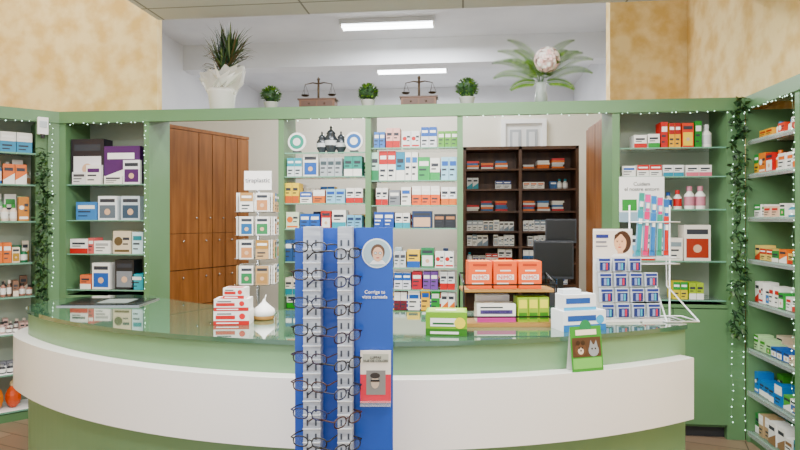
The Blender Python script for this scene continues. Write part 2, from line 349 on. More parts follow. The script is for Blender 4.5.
rl(0,.13,.2,[('#2b8fb8',W),('#3a6aa0',W),('#28a0a8',W),('#1f56b0',W)],d=.13,wmin=.08,wmax=.13,bott=0,blank=0)
rl(1,.1,.19,[(W,'#d8b090'),('#4d86c4',W),(W,'#7fb8d8'),('#e07b22',W)],bott=.4,blank=0)
rl(2,.12,.2,[(W,'#3f9a4a'),('#9ac8a0',W),('#e8d8c8','#3f9a4a'),('#c8862e',W)],bott=.6,blank=0)
rl(3,.1,.16,[(W,'#c8352e'),('#e8dcc8','#b08a3a'),('#dfe8ec','#2b62b8'),('#e07b22',W),('#2a7a50',W)],wmin=.04,wmax=.07,bott=.1,blank=0)
rl(4,.08,.14,[('#2a2a30','#c8b8a8'),('#8a6a58','#e8d8c8'),('#b08070','#333333')],wmin=.03,wmax=.05,bott=.5,blank=0)
rl(5,.05,.09,[('#2a2a30','#c8b8a8'),('#5a4a48','#e8d8c8'),('#c8a8a0','#333333')],wmin=.025,wmax=.045,bott=.6,blank=.1)
rl(6,.05,.1,[('#3a3a42','#aaaaaa'),(W,'#c8352e'),('#8a8a92',W)],wmin=.05,wmax=.08,bott=.2)
m.build('cosmetic_products')
m=M(); m.T=ML
for i in range(8):
    cc=['#b3402a','#d8602a','#e08a3a','#d8602a'][i%4]
    m.ball((-1.1+i*.115,.12,LZ[7]+.085),.085,cc,12,(.62,.8,1.0),.05)
    m.ball((-1.1+i*.115,.12,LZ[7]+.185),.03,'#e8d8b0',8,(.8,.8,1),.05)
m.build('sponge_bags')
m=M(); m.T=ML; s2,_=tleft(42); _,tt=tleft(42); zc=zz(126,tt)
m.box(s2-.035,-.065,zc-.07,s2+.035,-.013,zc+.06,PAPER); m.box(s2-.025,-.068,zc-.02,s2+.025,-.065,zc+.03,'#c8d0d4'); m.lathe(s2,-.045,[(.012,zc-.1),(.018,zc-.07)],DGREY,10)
m.build('air_freshener_dispenser',.004)
# ================================================================ RIGHT UNIT
MR=TR(1.96,YF,0,math.radians(-90))
m=M(); m.T=MR
L1=.60
m.box(0,0,0,.03,.38,ZT-.09,GREEN); m.box(L1,0,0,L1+.05,.38,ZT-.09,GREEN); m.box(1.6,0,0,1.65,.38,ZT-.09,GREEN)
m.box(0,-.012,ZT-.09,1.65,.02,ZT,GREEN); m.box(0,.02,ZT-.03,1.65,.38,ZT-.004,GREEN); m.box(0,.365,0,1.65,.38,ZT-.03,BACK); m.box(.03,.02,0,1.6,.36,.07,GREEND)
u=(770-400)/F; tr=1.96/(u*CA-SA); RZ=[]
for py in(135,171,217,262,307,358,404,447):
    z=zz(py,tr); RZ.append(z)
    m.box(.03,.01,z-.01,L1,.36,z-.0005,GLASS); m.box(.03,.005,z-.011,L1,.01,z,GEDGE); m.box(L1+.05,.01,z-.01,1.6,.36,z-.0005,GLASS)
    m.box(.03,-.004,z-.03,L1,.0045,z+.002,CLEAR)
m.build('side_shelving_unit')
m=M(); m.T=MR
PR=[[(W,'#c8352e'),('#e8b030','#b3262a'),('#d8502a',W),('#e8d8c0','#3a7ab0')],[(W,'#e07b22'),('#f0c030','#3f9a4a'),('#c8352e',W),('#e0862e',W)],[(W,'#3f9a4a'),('#2b8fa8',W),('#e8c8b0','#c8352e')],[('#e0c880','#c8452e'),('#e07b22',W),('#3f8a4a',W),(W,'#b08a3a')],
    [(W,'#2f7ac0'),('#3f9a4a',W),('#34a3b5',W),(W,'#c8352e')],[('#2b62b8',W),(W,'#b8509a'),('#b9d8a8','#4c9a3c'),('#e8d8c0','#b3262a')],[(W,'#2b62b8'),('#2f7ac0',W),('#5fa84f',W),(W,'#e07b22')],[(W,'#9a7a5a'),('#2b8fa8',W),('#b8a080',W),('#3f8a4a',W)]]
HM=[(.05,.09),(.09,.14),(.06,.09),(.06,.1),(.07,.14),(.05,.1),(.08,.14),(.1,.16)]
for i,z in enumerate(RZ):
    for yy in(.03,.17): row(m,.04,L1-.01,z,yy,HM[i][0],HM[i][1],PR[i],wmin=.05,wmax=.09,d=.1,blank=.05,bott=.08)
    row(m,L1+.06,1.55,z,.03,HM[i][0],HM[i][1],PALG,wmin=.06,wmax=.1,d=.1)
m.build('supplement_boxes')
# ================================================================ COUNTER
CC=(-.055,5.16); R=2.80; RI=2.10; CAPA=-44.5
def cp(th,r):
    a=math.radians(th); return c2r(CC[0]+r*math.sin(a),CC[1]-r*math.cos(a))
def outline(o,full=True,a0=30.0):
    pts=[]; N=56
    for i in range(N+1): pts.append(cp(a0+( CAPA-a0)*i/N,R+o))
    ca=math.radians(CAPA); ccx=CC[0]+2.45*math.sin(ca); ccy=CC[1]-2.45*math.cos(ca)
    for i in range(1,24):
        th=ca-math.pi*i/24
        pts.append(c2r(ccx+(.35+o)*math.sin(th),ccy-(.35+o)*math.cos(th)))
    if full:
        for i in range(N+1): pts.append(cp(CAPA+(42-CAPA)*i/N,RI-o))
    return pts
m=M()
m.prism(outline(-.04),0,.09,DGREY); m.prism(outline(0),.09,1.03,CGREEN)
m.prism(outline(.012),1.03,1.05,GLASSTOP)
oo=outline(.07,False,29.2); ii=outline(.001,False,29.2)
n=len(oo); zb0,zb1=.63,.91
vs=[];fs=[]
for k in range(n):
    vs+=[(oo[k][0],oo[k][1],zb0),(oo[k][0],oo[k][1],zb1),(ii[k][0],ii[k][1],zb1),(ii[k][0],ii[k][1],zb0)]
for k in range(n-1):
    a=k*4;b=a+4
    for j in range(4): fs.append((a+j,b+j,b+(j+1)%4,a+(j+1)%4))
fs+=[(0,1,2,3),(n*4-1,n*4-2,n*4-3,n*4-4)]
m.add(vs,fs,WHITEL)
m.build('pharmacy_counter')
ZCN=1.0505
def onc(px,py=None,t=None,z=ZCN):
    if t is None: t=(H-z)*F/(py-HY)
    return (*c2r((px-400)/F*t,t),t)
m=M(); x,y,t=onc(112,t=3.42); m.T=TR(x,y,ZCN,math.radians(8))
m.box(-.24,-.15,0,.22,.15,.006,CHROME); m.box(-.225,-.135,.006,.205,.135,.010,pm('#20262a',.08,name='dark_mat'))
m.box(-.05,-.08,.01,.12,.08,.012,'#8a9490'); m.build('counter_tray')
m=M(); x,y,t=onc(232,325); m.T=TR(x,y,ZCN,A+.05)
def bx2(m,x,z,w,d,h):
    m.box(x,0,z,x+w,d,z+h,W); q(m,x,z,x+w,z+h*.3,-.0012,'#c8252e'); q(m,x+w*.06,z+h*.42,x+w*.6,z+h*.68,-.0012,'#c8252e'); disk(m,x+w*.8,z+h*.62,h*.22,-.0012,'#d83a40')
    q(m,x+w*.1,z+h*.76,x+w*.5,z+h*.84,-.0012,LINE); q(m,x+w*.08,z+h*.1,x+w*.7,z+h*.18,-.002,PAPER)
    m.poly([(x+w*.1,d*.2,z+h+.001),(x+w*.9,d*.2,z+h+.001),(x+w*.9,d*.7,z+h+.001),(x+w*.1,d*.7,z+h+.001)],'#c8252e')
bx2(m,-.085,0,.165,.1,.065); bx2(m,-.083,.0655,.16,.1,.055); m.T=m.T@TR(0,.01,.121,-.1); bx2(m,-.045,0,.1,.08,.05)
m.build('bandage_boxes')
m=M(); x,y,t=onc(264,319)
m.lathe(x,y,[(.045,ZCN),(.05,ZCN+.004),(.05,ZCN+.02)],'#c89a68',20)
m.lathe(x,y,[(.05,ZCN+.02),(.056,ZCN+.03),(.05,ZCN+.05),(.028,ZCN+.068),(.01,ZCN+.085),(.004,ZCN+.1)],PAPER,20)
m.tube([(x,y,ZCN+.07),(x+.006,y,ZCN+.105),(x+.01,y,ZCN+.12)],[.004,.003,.002],PAPER); m.build('aroma_diffuser')
m=M(); x,y,t=onc(447,334); m.T=TR(x,y,ZCN,A-.1)
m.box(-.09,-.04,0,.085,.09,.1,'#7fae3a'); q(m,-.09,0,.085,.03,-.0412,'#3f7a2a'); q(m,-.07,.04,.04,.075,-.0412,W); disk(m,.055,.055,.024,-.0415,'#e8d84a'); q(m,-.06,.048,.03,.056,-.042,'#2f6a3a'); q(m,-.07,.008,.05,.018,-.042,W)
m.poly([(-.08,-.03,.101),(.075,-.03,.101),(.075,.08,.101),(-.08,.08,.101)],'#a8c860'); m.poly([(-.05,0,.102),(.04,0,.102),(.04,.03,.102),(-.05,.03,.102)],W)
m.build('herbal_tea_box',.001)
# organizer
x,y,t=onc(508,t=2.72); m=M(); m.T=TR(x,y,ZCN,A+.02)
m.box(-.215,-.06,.0,.215,.13,.016,'#b08a5a'); m.box(-.215,-.03,.155,.215,.13,.167,'#b08a5a')
for sx in(-.213,.213):
    m.tube([(sx,-.055,.015),(sx,-.055,.05),(sx,-.03,.17),(sx,-.028,.2),(sx,.125,.23),(sx,.128,.015)],.0045,BLACK)
m.tube([(-.213,-.055,.045),(.213,-.055,.045)],.004,BLACK); m.tube([(-.213,-.03,.19),(.213,-.03,.19)],.004,BLACK); m.tube([(-.213,.126,.23),(.213,.126,.23)],.004,BLACK)
m.build('counter_organizer')
m=M(); m.T=TR(x,y,ZCN,A+.02)
for i in range(3):
    X=-.185+i*.117; q0='#f07018'
    m.box(X,-.005,.168,X+.108,.1,.168+.128,q0); q(m,X+.015,.21,X+.095,.235,-.0062,W); q(m,X+.03,.25,X+.08,.256,-.0062,W); q(m,X+.015,.19,X+.07,.196,-.0062,W); q(m,X+.02,.275,X+.085,.285,-.0062,'#b84a10')
    m.poly([(X+.01,.0,.2965),(X+.098,.0,.2965),(X+.098,.09,.2965),(X+.01,.09,.2965)],'#f09050')
m.box(-.15,-.03,.0165,.03,.06,.1,W); q(m,-.15,.0165,.03,.04,-.0312,'#c8509a'); q(m,-.135,.055,.015,.073,-.0312,'#5a4a8a'); q(m,-.135,.082,-.03,.088,-.0312,LINE)
m.box(-.14,.065,.0165,.02,.11,.13,'#e6e2ea')
for i in range(3):
    X=.04+i*.05; m.box(X,-.03+.004*i,.0165,X+.047,.07,.13,'#98b83a'); q(m,X+.005,.08,X+.042,.12,-.0315+.004*i,'#e8e04a'); q(m,X+.005,.03,X+.042,.06,-.0315+.004*i,'#4a8a2a')
o=m.build('remedy_boxes')
T0=TR(x,y,ZCN,A+.02)
text('N-FHAKTOR',.022,T0@TR(-.06,-.0325,.064),'#3a2a6a',o)
for i in range(3): text('NIMO',.026,T0@TR(-.131+i*.117,-.0075,.222),'#e8601c',o)
x,y,t=onc(581,t=2.6); m=M(); m.T=TR(x,y,ZCN,A+.25)
m.box(-.11,-.04,0,.1,.07,.09,'#eef3f7'); q(m,-.11,0,.1,.03,-.0412,'#2f7ac0'); q(m,-.09,.045,.05,.07,-.0412,'#2a5aa8'); disk(m,.07,.05,.02,-.0415,'#58b0e0')
m.box(-.10,-.025,.091,.06,.05,.16,'#e9eef2'); q(m,-.09,.12,.03,.145,-.0262,'#2a5aa8'); q(m,-.10,.091,.06,.105,-.0262,'#58b0e0')
m.box(-.09,.0,.161,.0,.05,.18,'#dfe8ee'); m.build('dressing_boxes')
# toothbrush display
x,y,t=onc(640,t=2.86); m=M(); T0=TR(x,y,ZCN,A+.06); m.T=T0
xs=lambda px:(px-640)/F*2.86
zz2=lambda py: zz(py,2.86)-ZCN
a0,a1=xs(594),xs(634)
m.box(a0,.02,0,a1,.026,zz2(229),'#eeeeea'); q(m,a0+.002,zz2(258),a1-.002,zz2(231),.0185,'#e4dcd2')
px_=a0+.135; pz=zz2(243)
disk(m,px_+.012,pz+.004,.044,.0183,'#4a2c20',20,.056); disk(m,px_,pz,.031,.0178,'#e6b898',20,.044); q(m,px_-.014,pz-.066,px_+.014,pz-.03,.0180,'#dcae8e'); m.poly([(px_-.05,.0179,pz-.068),(px_+.05,.0179,pz-.068),(px_+.03,.0179,pz-.054),(px_-.03,.0179,pz-.054)],'#f2f0ec')
m.poly([(px_-.032,.0174,pz+.012),(px_+.004,.0174,pz+.047),(px_+.034,.0174,pz+.01),(px_+.03,.0174,pz+.04),(px_,.0174,pz+.056),(px_-.028,.0174,pz+.04)],'#4a2c20')
for s in(-1,1): disk(m,px_-.003+s*.012,pz+.006,.005,.0172,'#2a1c18',8,.0025); q(m,px_-.003+s*.012-.006,pz+.012,px_-.003+s*.012+.006,pz+.0135,.0172,'#5a3828')
q(m,px_-.005,pz-.012,px_-.001,pz-.004,.0172,'#c89070'); disk(m,px_-.003,pz-.021,.009,.0172,'#c04a4a',10,.003)
q(m,a0+.012,zz2(238),a0+.075,zz2(234.5),.017,'#2a3a8a'); q(m,a0+.012,zz2(243),a0+.065,zz2(241),.017,'#8a8a92'); q(m,a0+.012,zz2(247),a0+.07,zz2(245.5),.017,'#8a8a92')
m.box(a0,-.07,0,xs(656),.02,.012,WHITEL)
for r_ in range(4):
    for c_ in range(4):
        X=a0+.008+c_*.076; zb=.02+r_*.073; Y=-.06+r_*.014; 
        if c_==3 and r_==3: continue
        m.box(X,Y,zb,X+.064,Y+.018,zb+.066,'#c4ccd8'); m.box(X+.008,Y-.008,zb+.004,X+.056,Y,zb+.045,pm('#24387a',.15)); m.box(X+.02,Y-.011,zb+.008,X+.032,Y-.008,zb+.04,'#8a9ac8'); m.box(X+.036,Y-.011,zb+.008,X+.044,Y-.008,zb+.04,'#c8405a' if (r_+c_)%2 else '#58b0c8'); q(m,X+.004,zb+.05,X+.06,zb+.062,Y-.001,'#2a3f90')
def wire(p,r=.004): m.tube(p,r,pm('#e8eaec',.3))
wx0,wx1=xs(634),xs(676)
for X in(wx0,wx1):
    wire([(X,.05,0),(X,.05,zz2(205))]); wire([(X,-.09,.004),(X,.05,.004)])
wire([(xs(657),-.1,.004),(xs(689),-.1,.004),(xs(689),.06,.004),(xs(657),.06,.004),(xs(657),-.1,.004)])
wire([(xs(689),-.1,.004),(xs(672),.04,.16),(xs(672),.05,.35)]); wire([(xs(657),-.1,.004),(xs(660),.04,.16)])
for zc in(zz2(258),zz2(264),zz2(222)): wire([(wx0,.05,zc),(wx1,.05,zc),(wx1+.02,-.01,zc),(wx0,-.01,zc),(wx0,.05,zc)],.003)
cols=['#2a98a8','#d8307a','#2f7ac0','#2a9a80','#c8352e','#289a8a','#e0559a','#3a80c8','#d84a8a','#2f6ab0']
for i in range(10):
    rr=i%5; rowi=i//5
    X=wx0+.004+rr*.036+rowi*.014; Y=-.0+rowi*.028; za=zz2(256)+.0; hh=.23+rowi*.085-.008*rr
    T1=T0@TR(X,Y,za)@Matrix.Rotation(.07-.015*rr,4,'Y'); m.T=T1
    m.box(0,0,0,.028,.004,hh,'#88b8c4' if i%2 else '#80a8c4'); m.box(.006,-.007,.03,.022,0,hh-.07,cols[i]); m.box(.008,-.009,hh-.07,.02,0,hh-.045,pm(W)); q(m,.001,hh-.04,.027,hh-.002,-.001,cols[i]); q(m,.001,.003,.027,.028,-.001,cols[i])
m.T=T0
o=m.build('toothbrush_display')
# tent card on ledge
x,y=cp(math.degrees(math.asin((.78+.055)/2.85)),2.845); m=M(); m.T=TR(x,y,.9105,A+.28)
w=.075
for yy,s in((-.022,1),(.022,-1)):
    m.poly([(-w,yy,0),(w,yy,0),(w,0,.185),(-w,0,.185)],'#4c9a48' if s==1 else W)
m.T=m.T@Matrix.Translation((0,-.0235,0))@Matrix.Rotation(-math.atan(.022/.185),4,'X')
q(m,-.068,.012,.068,.055,0,'#7fc06a'); q(m,-.068,.06,.068,.14,0,'#5a3f30'); disk(m,-.03,.09,.028,-.001,'#6a4a38'); disk(m,-.03,.085,.014,-.002,'#d8c8b8'); disk(m,-.042,.118,.01,-.002,'#3a2418'); disk(m,-.018,.118,.01,-.002,'#3a2418')
disk(m,-.037,.098,.004,-.0025,BLACK); disk(m,-.023,.098,.004,-.0025,BLACK); disk(m,-.03,.087,.004,-.003,BLACK)
disk(m,.032,.085,.025,-.001,'#9aa0a6'); disk(m,.024,.092,.004,-.002,BLACK); disk(m,.04,.092,.004,-.002,BLACK); m.poly([(.012,-.001,.1),(.02,-.001,.128),(.03,-.001,.108)],'#9aa0a6'); m.poly([(.036,-.001,.108),(.046,-.001,.128),(.052,-.001,.1)],'#9aa0a6')
q(m,-.05,.15,.05,.172,-.001,'#f0ead0'); disk(m,0,.185,.028,-.0005,'#2f8a5a')
m.build('pet_leaflet_card')
# ================================================================ EYEGLASS SPINNER
tb=2.0; xb,yb=c2r((343-400)/F*tb,tb)
T0=TR(xb,yb,0,A); mm=lambda px:(px-343)/F*tb
BLUE=pm('#1456b8',.3,name='blue_board',coat=.3)
m=M(); m.T=T0; zt=zz(228,tb)
m.box(mm(295),.0,.12,mm(393),.03,zt,BLUE)
m.box(mm(356),-.012,.12,mm(393),.0,zt+.002,BLUE)
m.box(mm(295)-.02,-.18,0,mm(393)+.02,.2,.03,DGREY); m.box(mm(325),-.02,.03,mm(365),.02,.13,CHROME)
SIL=noisy('brushed_silver','#a8b0c0','#c8d0dc',10,.3,stretch=(1,1,8))
for pc,w in((315,.028),(347,.024)):
    X=mm(pc)
    m.box(X-w,-.075,.14,X+w,-.0,zt+.005,SIL)
    z=.16
    while z<zt-.03:
        m.box(X-w*1.04,-.078,z,X+w*1.04,-.06,z+.003,'#e8ecf0')
        for s in(-1,1): m.box(X+s*w*.5-.003,-.0765,z+.012,X+s*w*.5+.003,-.075,z+.032,'#4a5260')
        z+=.0459
disk(m,mm(377),zz(253,tb),.051,-.0135,'#dfe9ee',28); disk(m,mm(377),zz(253,tb),.046,-.0145,'#a8c0cc',28)
fx,fz=mm(378),zz(254,tb)
m.poly([(fx-.03,-.0150,fz-.034),(fx+.03,-.0150,fz-.034),(fx+.016,-.0150,fz-.02),(fx-.016,-.0150,fz-.02)],'#e8ecf0')
disk(m,fx,fz+.008,.024,-.0152,'#6a5040',18,.027); disk(m,fx,fz,.018,-.0156,'#dcb8a0',18,.025)
for s in(-1,1): disk(m,fx+s*.008,fz+.004,.006,-.016,'#30404e',10,.005); disk(m,fx+s*.008,fz+.004,.0045,-.0164,'#c8d4d8',10,.0035)
disk(m,fx,fz-.012,.006,-.016,'#b05a58',8,.002)
bx0,bx1=mm(361),mm(391)
m.box(bx0,-.05,zz(402,tb),bx1,-.013,zz(398,tb),CLEAR); m.box(bx0,-.03,zz(400,tb),bx1,-.018,zz(349,tb),'#e4e0d8')
q(m,bx0,zz(400,tb),bx1,zz(372,tb),-.0312,'#d84858'); q(m,bx0+.02,zz(392,tb),bx1-.018,zz(368,tb),-.032,'#8a8a88'); disk(m,bx0+.05,zz(380,tb),.014,-.033,'#c8b8a8',14,.02); disk(m,bx0+.05,zz(373,tb),.017,-.0335,'#3a3432',14,.010); q(m,bx0+.035,zz(379,tb),bx0+.065,zz(377,tb),-.034,BLACK); q(m,bx0+.008,zz(360,tb),bx1-.008,zz(352,tb),-.0312,'#b8bcb0')
def glasses(m,mx,col,lens):
    old=m.T; m.T=mx@Matrix.Scale(.97,4); r=.0025
    for s in(-1,1):
        c=s*.034; pts=[]
        for i in range(14):
            a=2*math.pi*i/14; pts.append((c+.027*math.copysign(abs(math.cos(a))**.8,math.cos(a)),0,.017*math.copysign(abs(math.sin(a))**.75,math.sin(a))))
        m.tube(pts,r,col,5,True); m.add([(p[0],p[1],p[2]) for p in pts],[tuple(range(14))],lens)
        m.tube([(s*.062,0,.008),(s*.07,.002,.01),(s*.071,.05,.008),(s*.066,.1,.0),(s*.064,.13,-.02)],.0025,col,5)
    m.tube([(-.007,0,.004),(0,-.001,.008),(.007,0,.004)],.0024,col,5); m.T=old
LENS=pm('#8090a8',.1,alpha=.16,name='lens')
fc=['#0c0d10','#2a1612','#101a44','#0c0d10','#30183a','#401c12','#0c1858','#141518']
k=0
for j in range(12):
    z=zz(247,1.9)-j*.0905
    if z<.25: break
    glasses(m,T0@TR(mm(315),-.115,z,math.radians(-16)),pm(fc[k%8],.5),LENS); k+=1
    glasses(m,T0@TR(mm(347)+.012,-.11,z-.02,math.radians(50)),pm(fc[(k*3)%8],.5),LENS)
    m.box(mm(315)-.006,-.12,z-.012,mm(315)+.006,-.06,z-.002,CLEAR)
o=m.build('eyeglass_display_stand')
text('Corrige tu\nvista cansada',.0165,T0@TR(mm(375),-.0135,zz(294,tb)),PAPER,o)
text('LUPPAS\nVUE DE COLORI',.0115,T0@TR((bx0+bx1)/2,-.0325,zz(357,tb)),'#3a2a2a',o)
# ================================================================ PACKET SPINNER
xs_,ys_=c2r((258-400)/F*3.6,3.6); T0=TR(xs_,ys_,0,A-.05); m=M(); m.T=T0; zf=lambda py:zz(py,3.6)
m.lathe(0,0,[(.16,0),(.16,.02),(.02,.03)],DGREY,20); m.tube([(0,0,.02),(0,0,zf(190))],.01,CHROME,8)
m.box(-.085,-.006,zf(190),.085,.006,zf(171),PAPER)
cl=[('#b89060',W),('#2a6aa0',W),('#c89068','#3a6ab0'),('#3f8a58',W),('#b08850','#b04a30')]
for r_,py in enumerate((212,235,258,283)):
    z=zf(py)
    for a in range(4):
        m.T=T0@Matrix.Rotation(a*math.pi/2+.12,4,'Z')
        for c_ in(-1,1):
            X=c_*.046-.04; b,ac=cl[(r_+a+(c_>0)*2)%5]
            for l in range(3):
                prod(m,X,-.115+l*.014,z,.076,.008,.115,W if l else random.choice([W,'#b8ccd8','#c8a880']),b,random.choice(['photo','top','photo']) if l==0 else 'plain')
        m.tube([(-.09,-.122,z),(.09,-.122,z)],.002,CHROME,4); m.tube([(-.09,-.122,z),(-.09,0,z)],.002,CHROME,4)
        m.tube([(0,-.122,z),(0,0,z)],.002,CHROME,4)
m.T=T0; o=m.build('plaster_packet_spinner')
text('tiraplastic',.04,T0@TR(0,-.0075,zf(180.5)),'#101c48',o)
# ================================================================ BACK ROOM FURNITURE
x0,y0=c2r((166-400)/F*5.1,5.1); x1,y1=c2r((249-400)/F*5.95,5.95)
ang=math.atan2(y1-y0,x1-x0); L=math.hypot(x1-x0,y1-y0)
m=M(); m.T=TR(x0,y0,0,ang); hz=2.36
m.box(0,.02,0,L,.42,hz,WOODG); m.box(-.001,.02,0,.02,.421,hz,WOOD); m.box(0,-.002,hz-.01,L,.421,hz+.02,WOOD)
cols_=[0,.36,.52,.68,.84,1.0]
for i in range(5):
    a=cols_[i]*L; b=cols_[i+1]*L
    m.box(a+.004,0,1.41,b-.004,.02,hz-.015,WOOD)
    m.ball((b-.03,-.008,1.55),.009,CHROME,8)
    for k in range(4):
        za=.08+k*.3325; m.box(a+.004,0,za+.004,b-.004,.02,za+.3285,WOOD); m.ball(((a+b)/2,-.008,za+.26),.009,CHROME,8)
m.build('wooden_cupboard')
m=M(); m.box(1.12,4.68,0,1.8,5.4,2.36,WOOD); m.box(1.105,4.69,.08,1.12,5.03,2.34,WOOD); m.box(1.105,5.04,.08,1.12,5.39,2.34,WOOD); m.build('wooden_cupboard',.002)
YD=5.78; xa,ta=onp(463,YD); xb2,_=onp(579,YD); zt=zz(147,ta); m=M()
m.box(xa,YD,0,xa+.03,YD+.3,zt,WOODD); m.box(xb2-.03,YD,0,xb2,YD+.3,zt,WOODD); xm=(xa+xb2)/2; m.box(xm-.015,YD,0,xm+.015,YD+.3,zt,WOODD); m.box(xa,YD+.28,0,xb2,YD+.3,zt,WOODD)
m.box(xa,YD,zt-.03,xb2,YD+.3,zt,WOODD); zl=[zz(p,ta) for p in(169,189,211,231,246,262)]+[.9,.6,.3,.06]
for z in zl: m.box(xa+.03,YD,z-.018,xm-.015,YD+.28,z,WOODD); m.box(xm+.015,YD,z-.018,xb2-.03,YD+.28,z,WOODD)
m.build('dark_wood_bookcase')
m=M()
PD=[(W,'#8a9aa8'),('#d8d8d4','#3a4a8a'),(W,'#c8352e'),('#c8c8c4','#2d8a96'),('#e8e4d8','#e07b22'),('#3a6aa0',W)]
for i,z in enumerate(zl[:7]):
    for a,b in((xa+.04,xm-.03),(xm+.03,xb2-.05)):
        if i in(3,4) : row(m,a,b,z+.001,YD+.03,.09,.11,[(W,'#b0b8c0'),(W,'#8a9aa8')],wmin=.04,wmax=.055,d=.1,bott=0)
        elif i in(0,2): 
            X=a
            while X<b-.12:
                for k in range(random.randint(2,5)): m.box(X,YD+.04,z+.001+k*.02,X+.11+random.uniform(-.01,.01),YD+.2,z+.019+k*.02,random.choice(['#e07b22','#d8d8d4','#c8352e','#e8e4d8','#3a6aa0']))
                X+=.14
        else: row(m,a,b,z+.001,YD+.03,.05,.13,PD,wmin=.05,wmax=.09,d=.1,blank=.25)
m.build('stock_boxes')
x,y=c2r(.98,3.92); T0=TR(x,y,0,A)
m=M(); m.T=T0; m.box(-.3,-.14,.78,.3,.16,.81,CGREEN); m.box(-.3,-.12,0,-.27,.14,.78,GREEND); m.box(.27,-.12,0,.3,.14,.78,GREEND); m.box(-.27,.11,.2,.27,.13,.78,GREEND); m.build('cashier_desk')
def monitor(px0,px1,py0,py1,t,rz,base):
    x,y=c2r(((px0+px1)/2-400)/F*t,t); w=(px1-px0)/F*t/2; z1=zz(py0,t);z0=zz(py1,t)
    m=M(); m.T=TR(x,y,0,A+rz); m.box(-w,0,z0,w,.025,z1,'#2c3038'); m.box(-w+.008,-.003,z0+.02,w-.008,0,z1-.008,pm('#0a0b0e',.35,name='screen_glass')); m.box(-.03,.025,z0+.02,.03,.05,z0+.12,DGREY)
    m.box(-.02,.03,base+.008,.02,.05,z0+.04,DGREY); m.lathe(0,.03,[(.07,base),(.07,base+.008),(.02,base+.015)],DGREY,20); m.build('computer_monitor',.003)
monitor(534,573,241,279,3.84,-.15,.811)
monitor(546,576,219,243,3.97,-.15,.811)
# ================================================================ ITEMS ON TOP
def top(px,Y=4.42): x,t=onp(px,Y); return x,Y,t
ZTT=ZT-.003
def pot(px,py_top,r,ht,ballr):
    x,y,t=top(px); m=M()
    m.lathe(x,y,[(r*.7,ZTT),(r*.75,ZTT+.005),(r,ZTT+ht),(r*1.05,ZTT+ht+.004),(r*.9,ZTT+ht+.004),(r*.85,ZTT+ht-.01)],pm('#b8b8b4',.6),16)
    c=Vector((x,y,ZTT+ht+ballr*.75)); m.ball(c,ballr*.8,LEAFD,10,(1,1,.85),.12)
    for i in range(260):
        d=Vector((random.gauss(0,1),random.gauss(0,1),random.gauss(0.2,1))).normalized()
        m.leaf(c+Vector((d.x,d.y,d.z*.85))*ballr*.72,d+Vector((random.uniform(-.5,.5),random.uniform(-.5,.5),.3)),.028,.014,LEAF2 if i%2 else LEAF)
    m.build('potted_topiary')
pot(271,87,.055,.065,.085); pot(368,83,.055,.065,.085); pot(467,81,.058,.07,.098)
# dracaena
x,y,t=top(222,4.47); m=M()
m.lathe(x,y,[(.085,ZTT),(.09,ZTT+.006),(.108,ZTT+.15),(.115,ZTT+.165),(.112,ZTT+.19),(.1,ZTT+.19),(.095,ZTT+.16)],pm('#e2e2de',.35),24); m.lathe(x,y,[(.0001,ZTT+.165),(.098,ZTT+.165)],'#3a2a1e',16,False)
WR=pm('#e8e6dc',.25,alpha=.6,name='cellophane_wrap')
n=28; vs=[];fs=[]
for j,(rr,zh) in enumerate(((.105,.14),(.125,.19),(.155,.25),(.185,.31))):
    for i in range(n):
        a=2*math.pi*i/n; r2=rr*(1+(.1 if i%2 else -.08)*j/3+random.uniform(-.05,.05)*j); vs.append((x+r2*math.cos(a),y+r2*.8*math.sin(a),ZTT+zh+(random.uniform(-.03,.05) if j==3 else 0)+ (.05*math.cos(a-.3) if j==3 else 0)))
for j in range(3):
    for i in range(n): a=j*n+i;b=j*n+(i+1)%n; fs.append((a,b,b+n,a+n))
m.add(vs,fs,WR,True)
for i in range(7): m.leaf((x+random.uniform(-.06,.1),y-.12,ZTT+.18),(random.uniform(-.7,1.1),-.2,.8),.2,.07,pm('#f4f3ee',.5),.05)
m.tube([(x,y,ZTT+.16),(x+.01,y,ZTT+.3),(x+.03,y,ZTT+.48)],[.02,.017,.014],'#6a4a30',8)
for st,(sx,hz_) in enumerate(((.06,.44),(.0,.35))):
    for i in range(100):
        a=random.uniform(0,2*math.pi); el=random.uniform(.2,1.55); Lf=random.uniform(.24,.36)*(1 if el>.7 else .75); d=Vector((math.cos(a)*math.cos(el),math.sin(a)*math.cos(el)*.5,math.sin(el)))
        p=Vector((x+sx,y,ZTT+hz_+random.uniform(-.08,.04)))
        if p.z+d.z*Lf>3.13: Lf=(3.13-p.z)/d.z
        sd=d.cross(Vector((0,0,1))).normalized()*.008; dr=Vector((0,0,-1))
        pts=[p,p+d*Lf*.4,p+d*Lf*.75+dr*.008*(1.5-el),p+d*Lf+dr*.04*(1.6-el)]
        m.add([pts[0]-sd*.6,pts[0]+sd*.6,pts[1]-sd,pts[1]+sd,pts[2]-sd*.7,pts[2]+sd*.7,pts[3]],[(0,1,3,2),(2,3,5,4),(4,5,6)],random.choice([LEAF,LEAFD,LEAFD,pm('#6a5a3a',.6),pm('#6f8250',.5)]))
m.build('potted_dracaena')
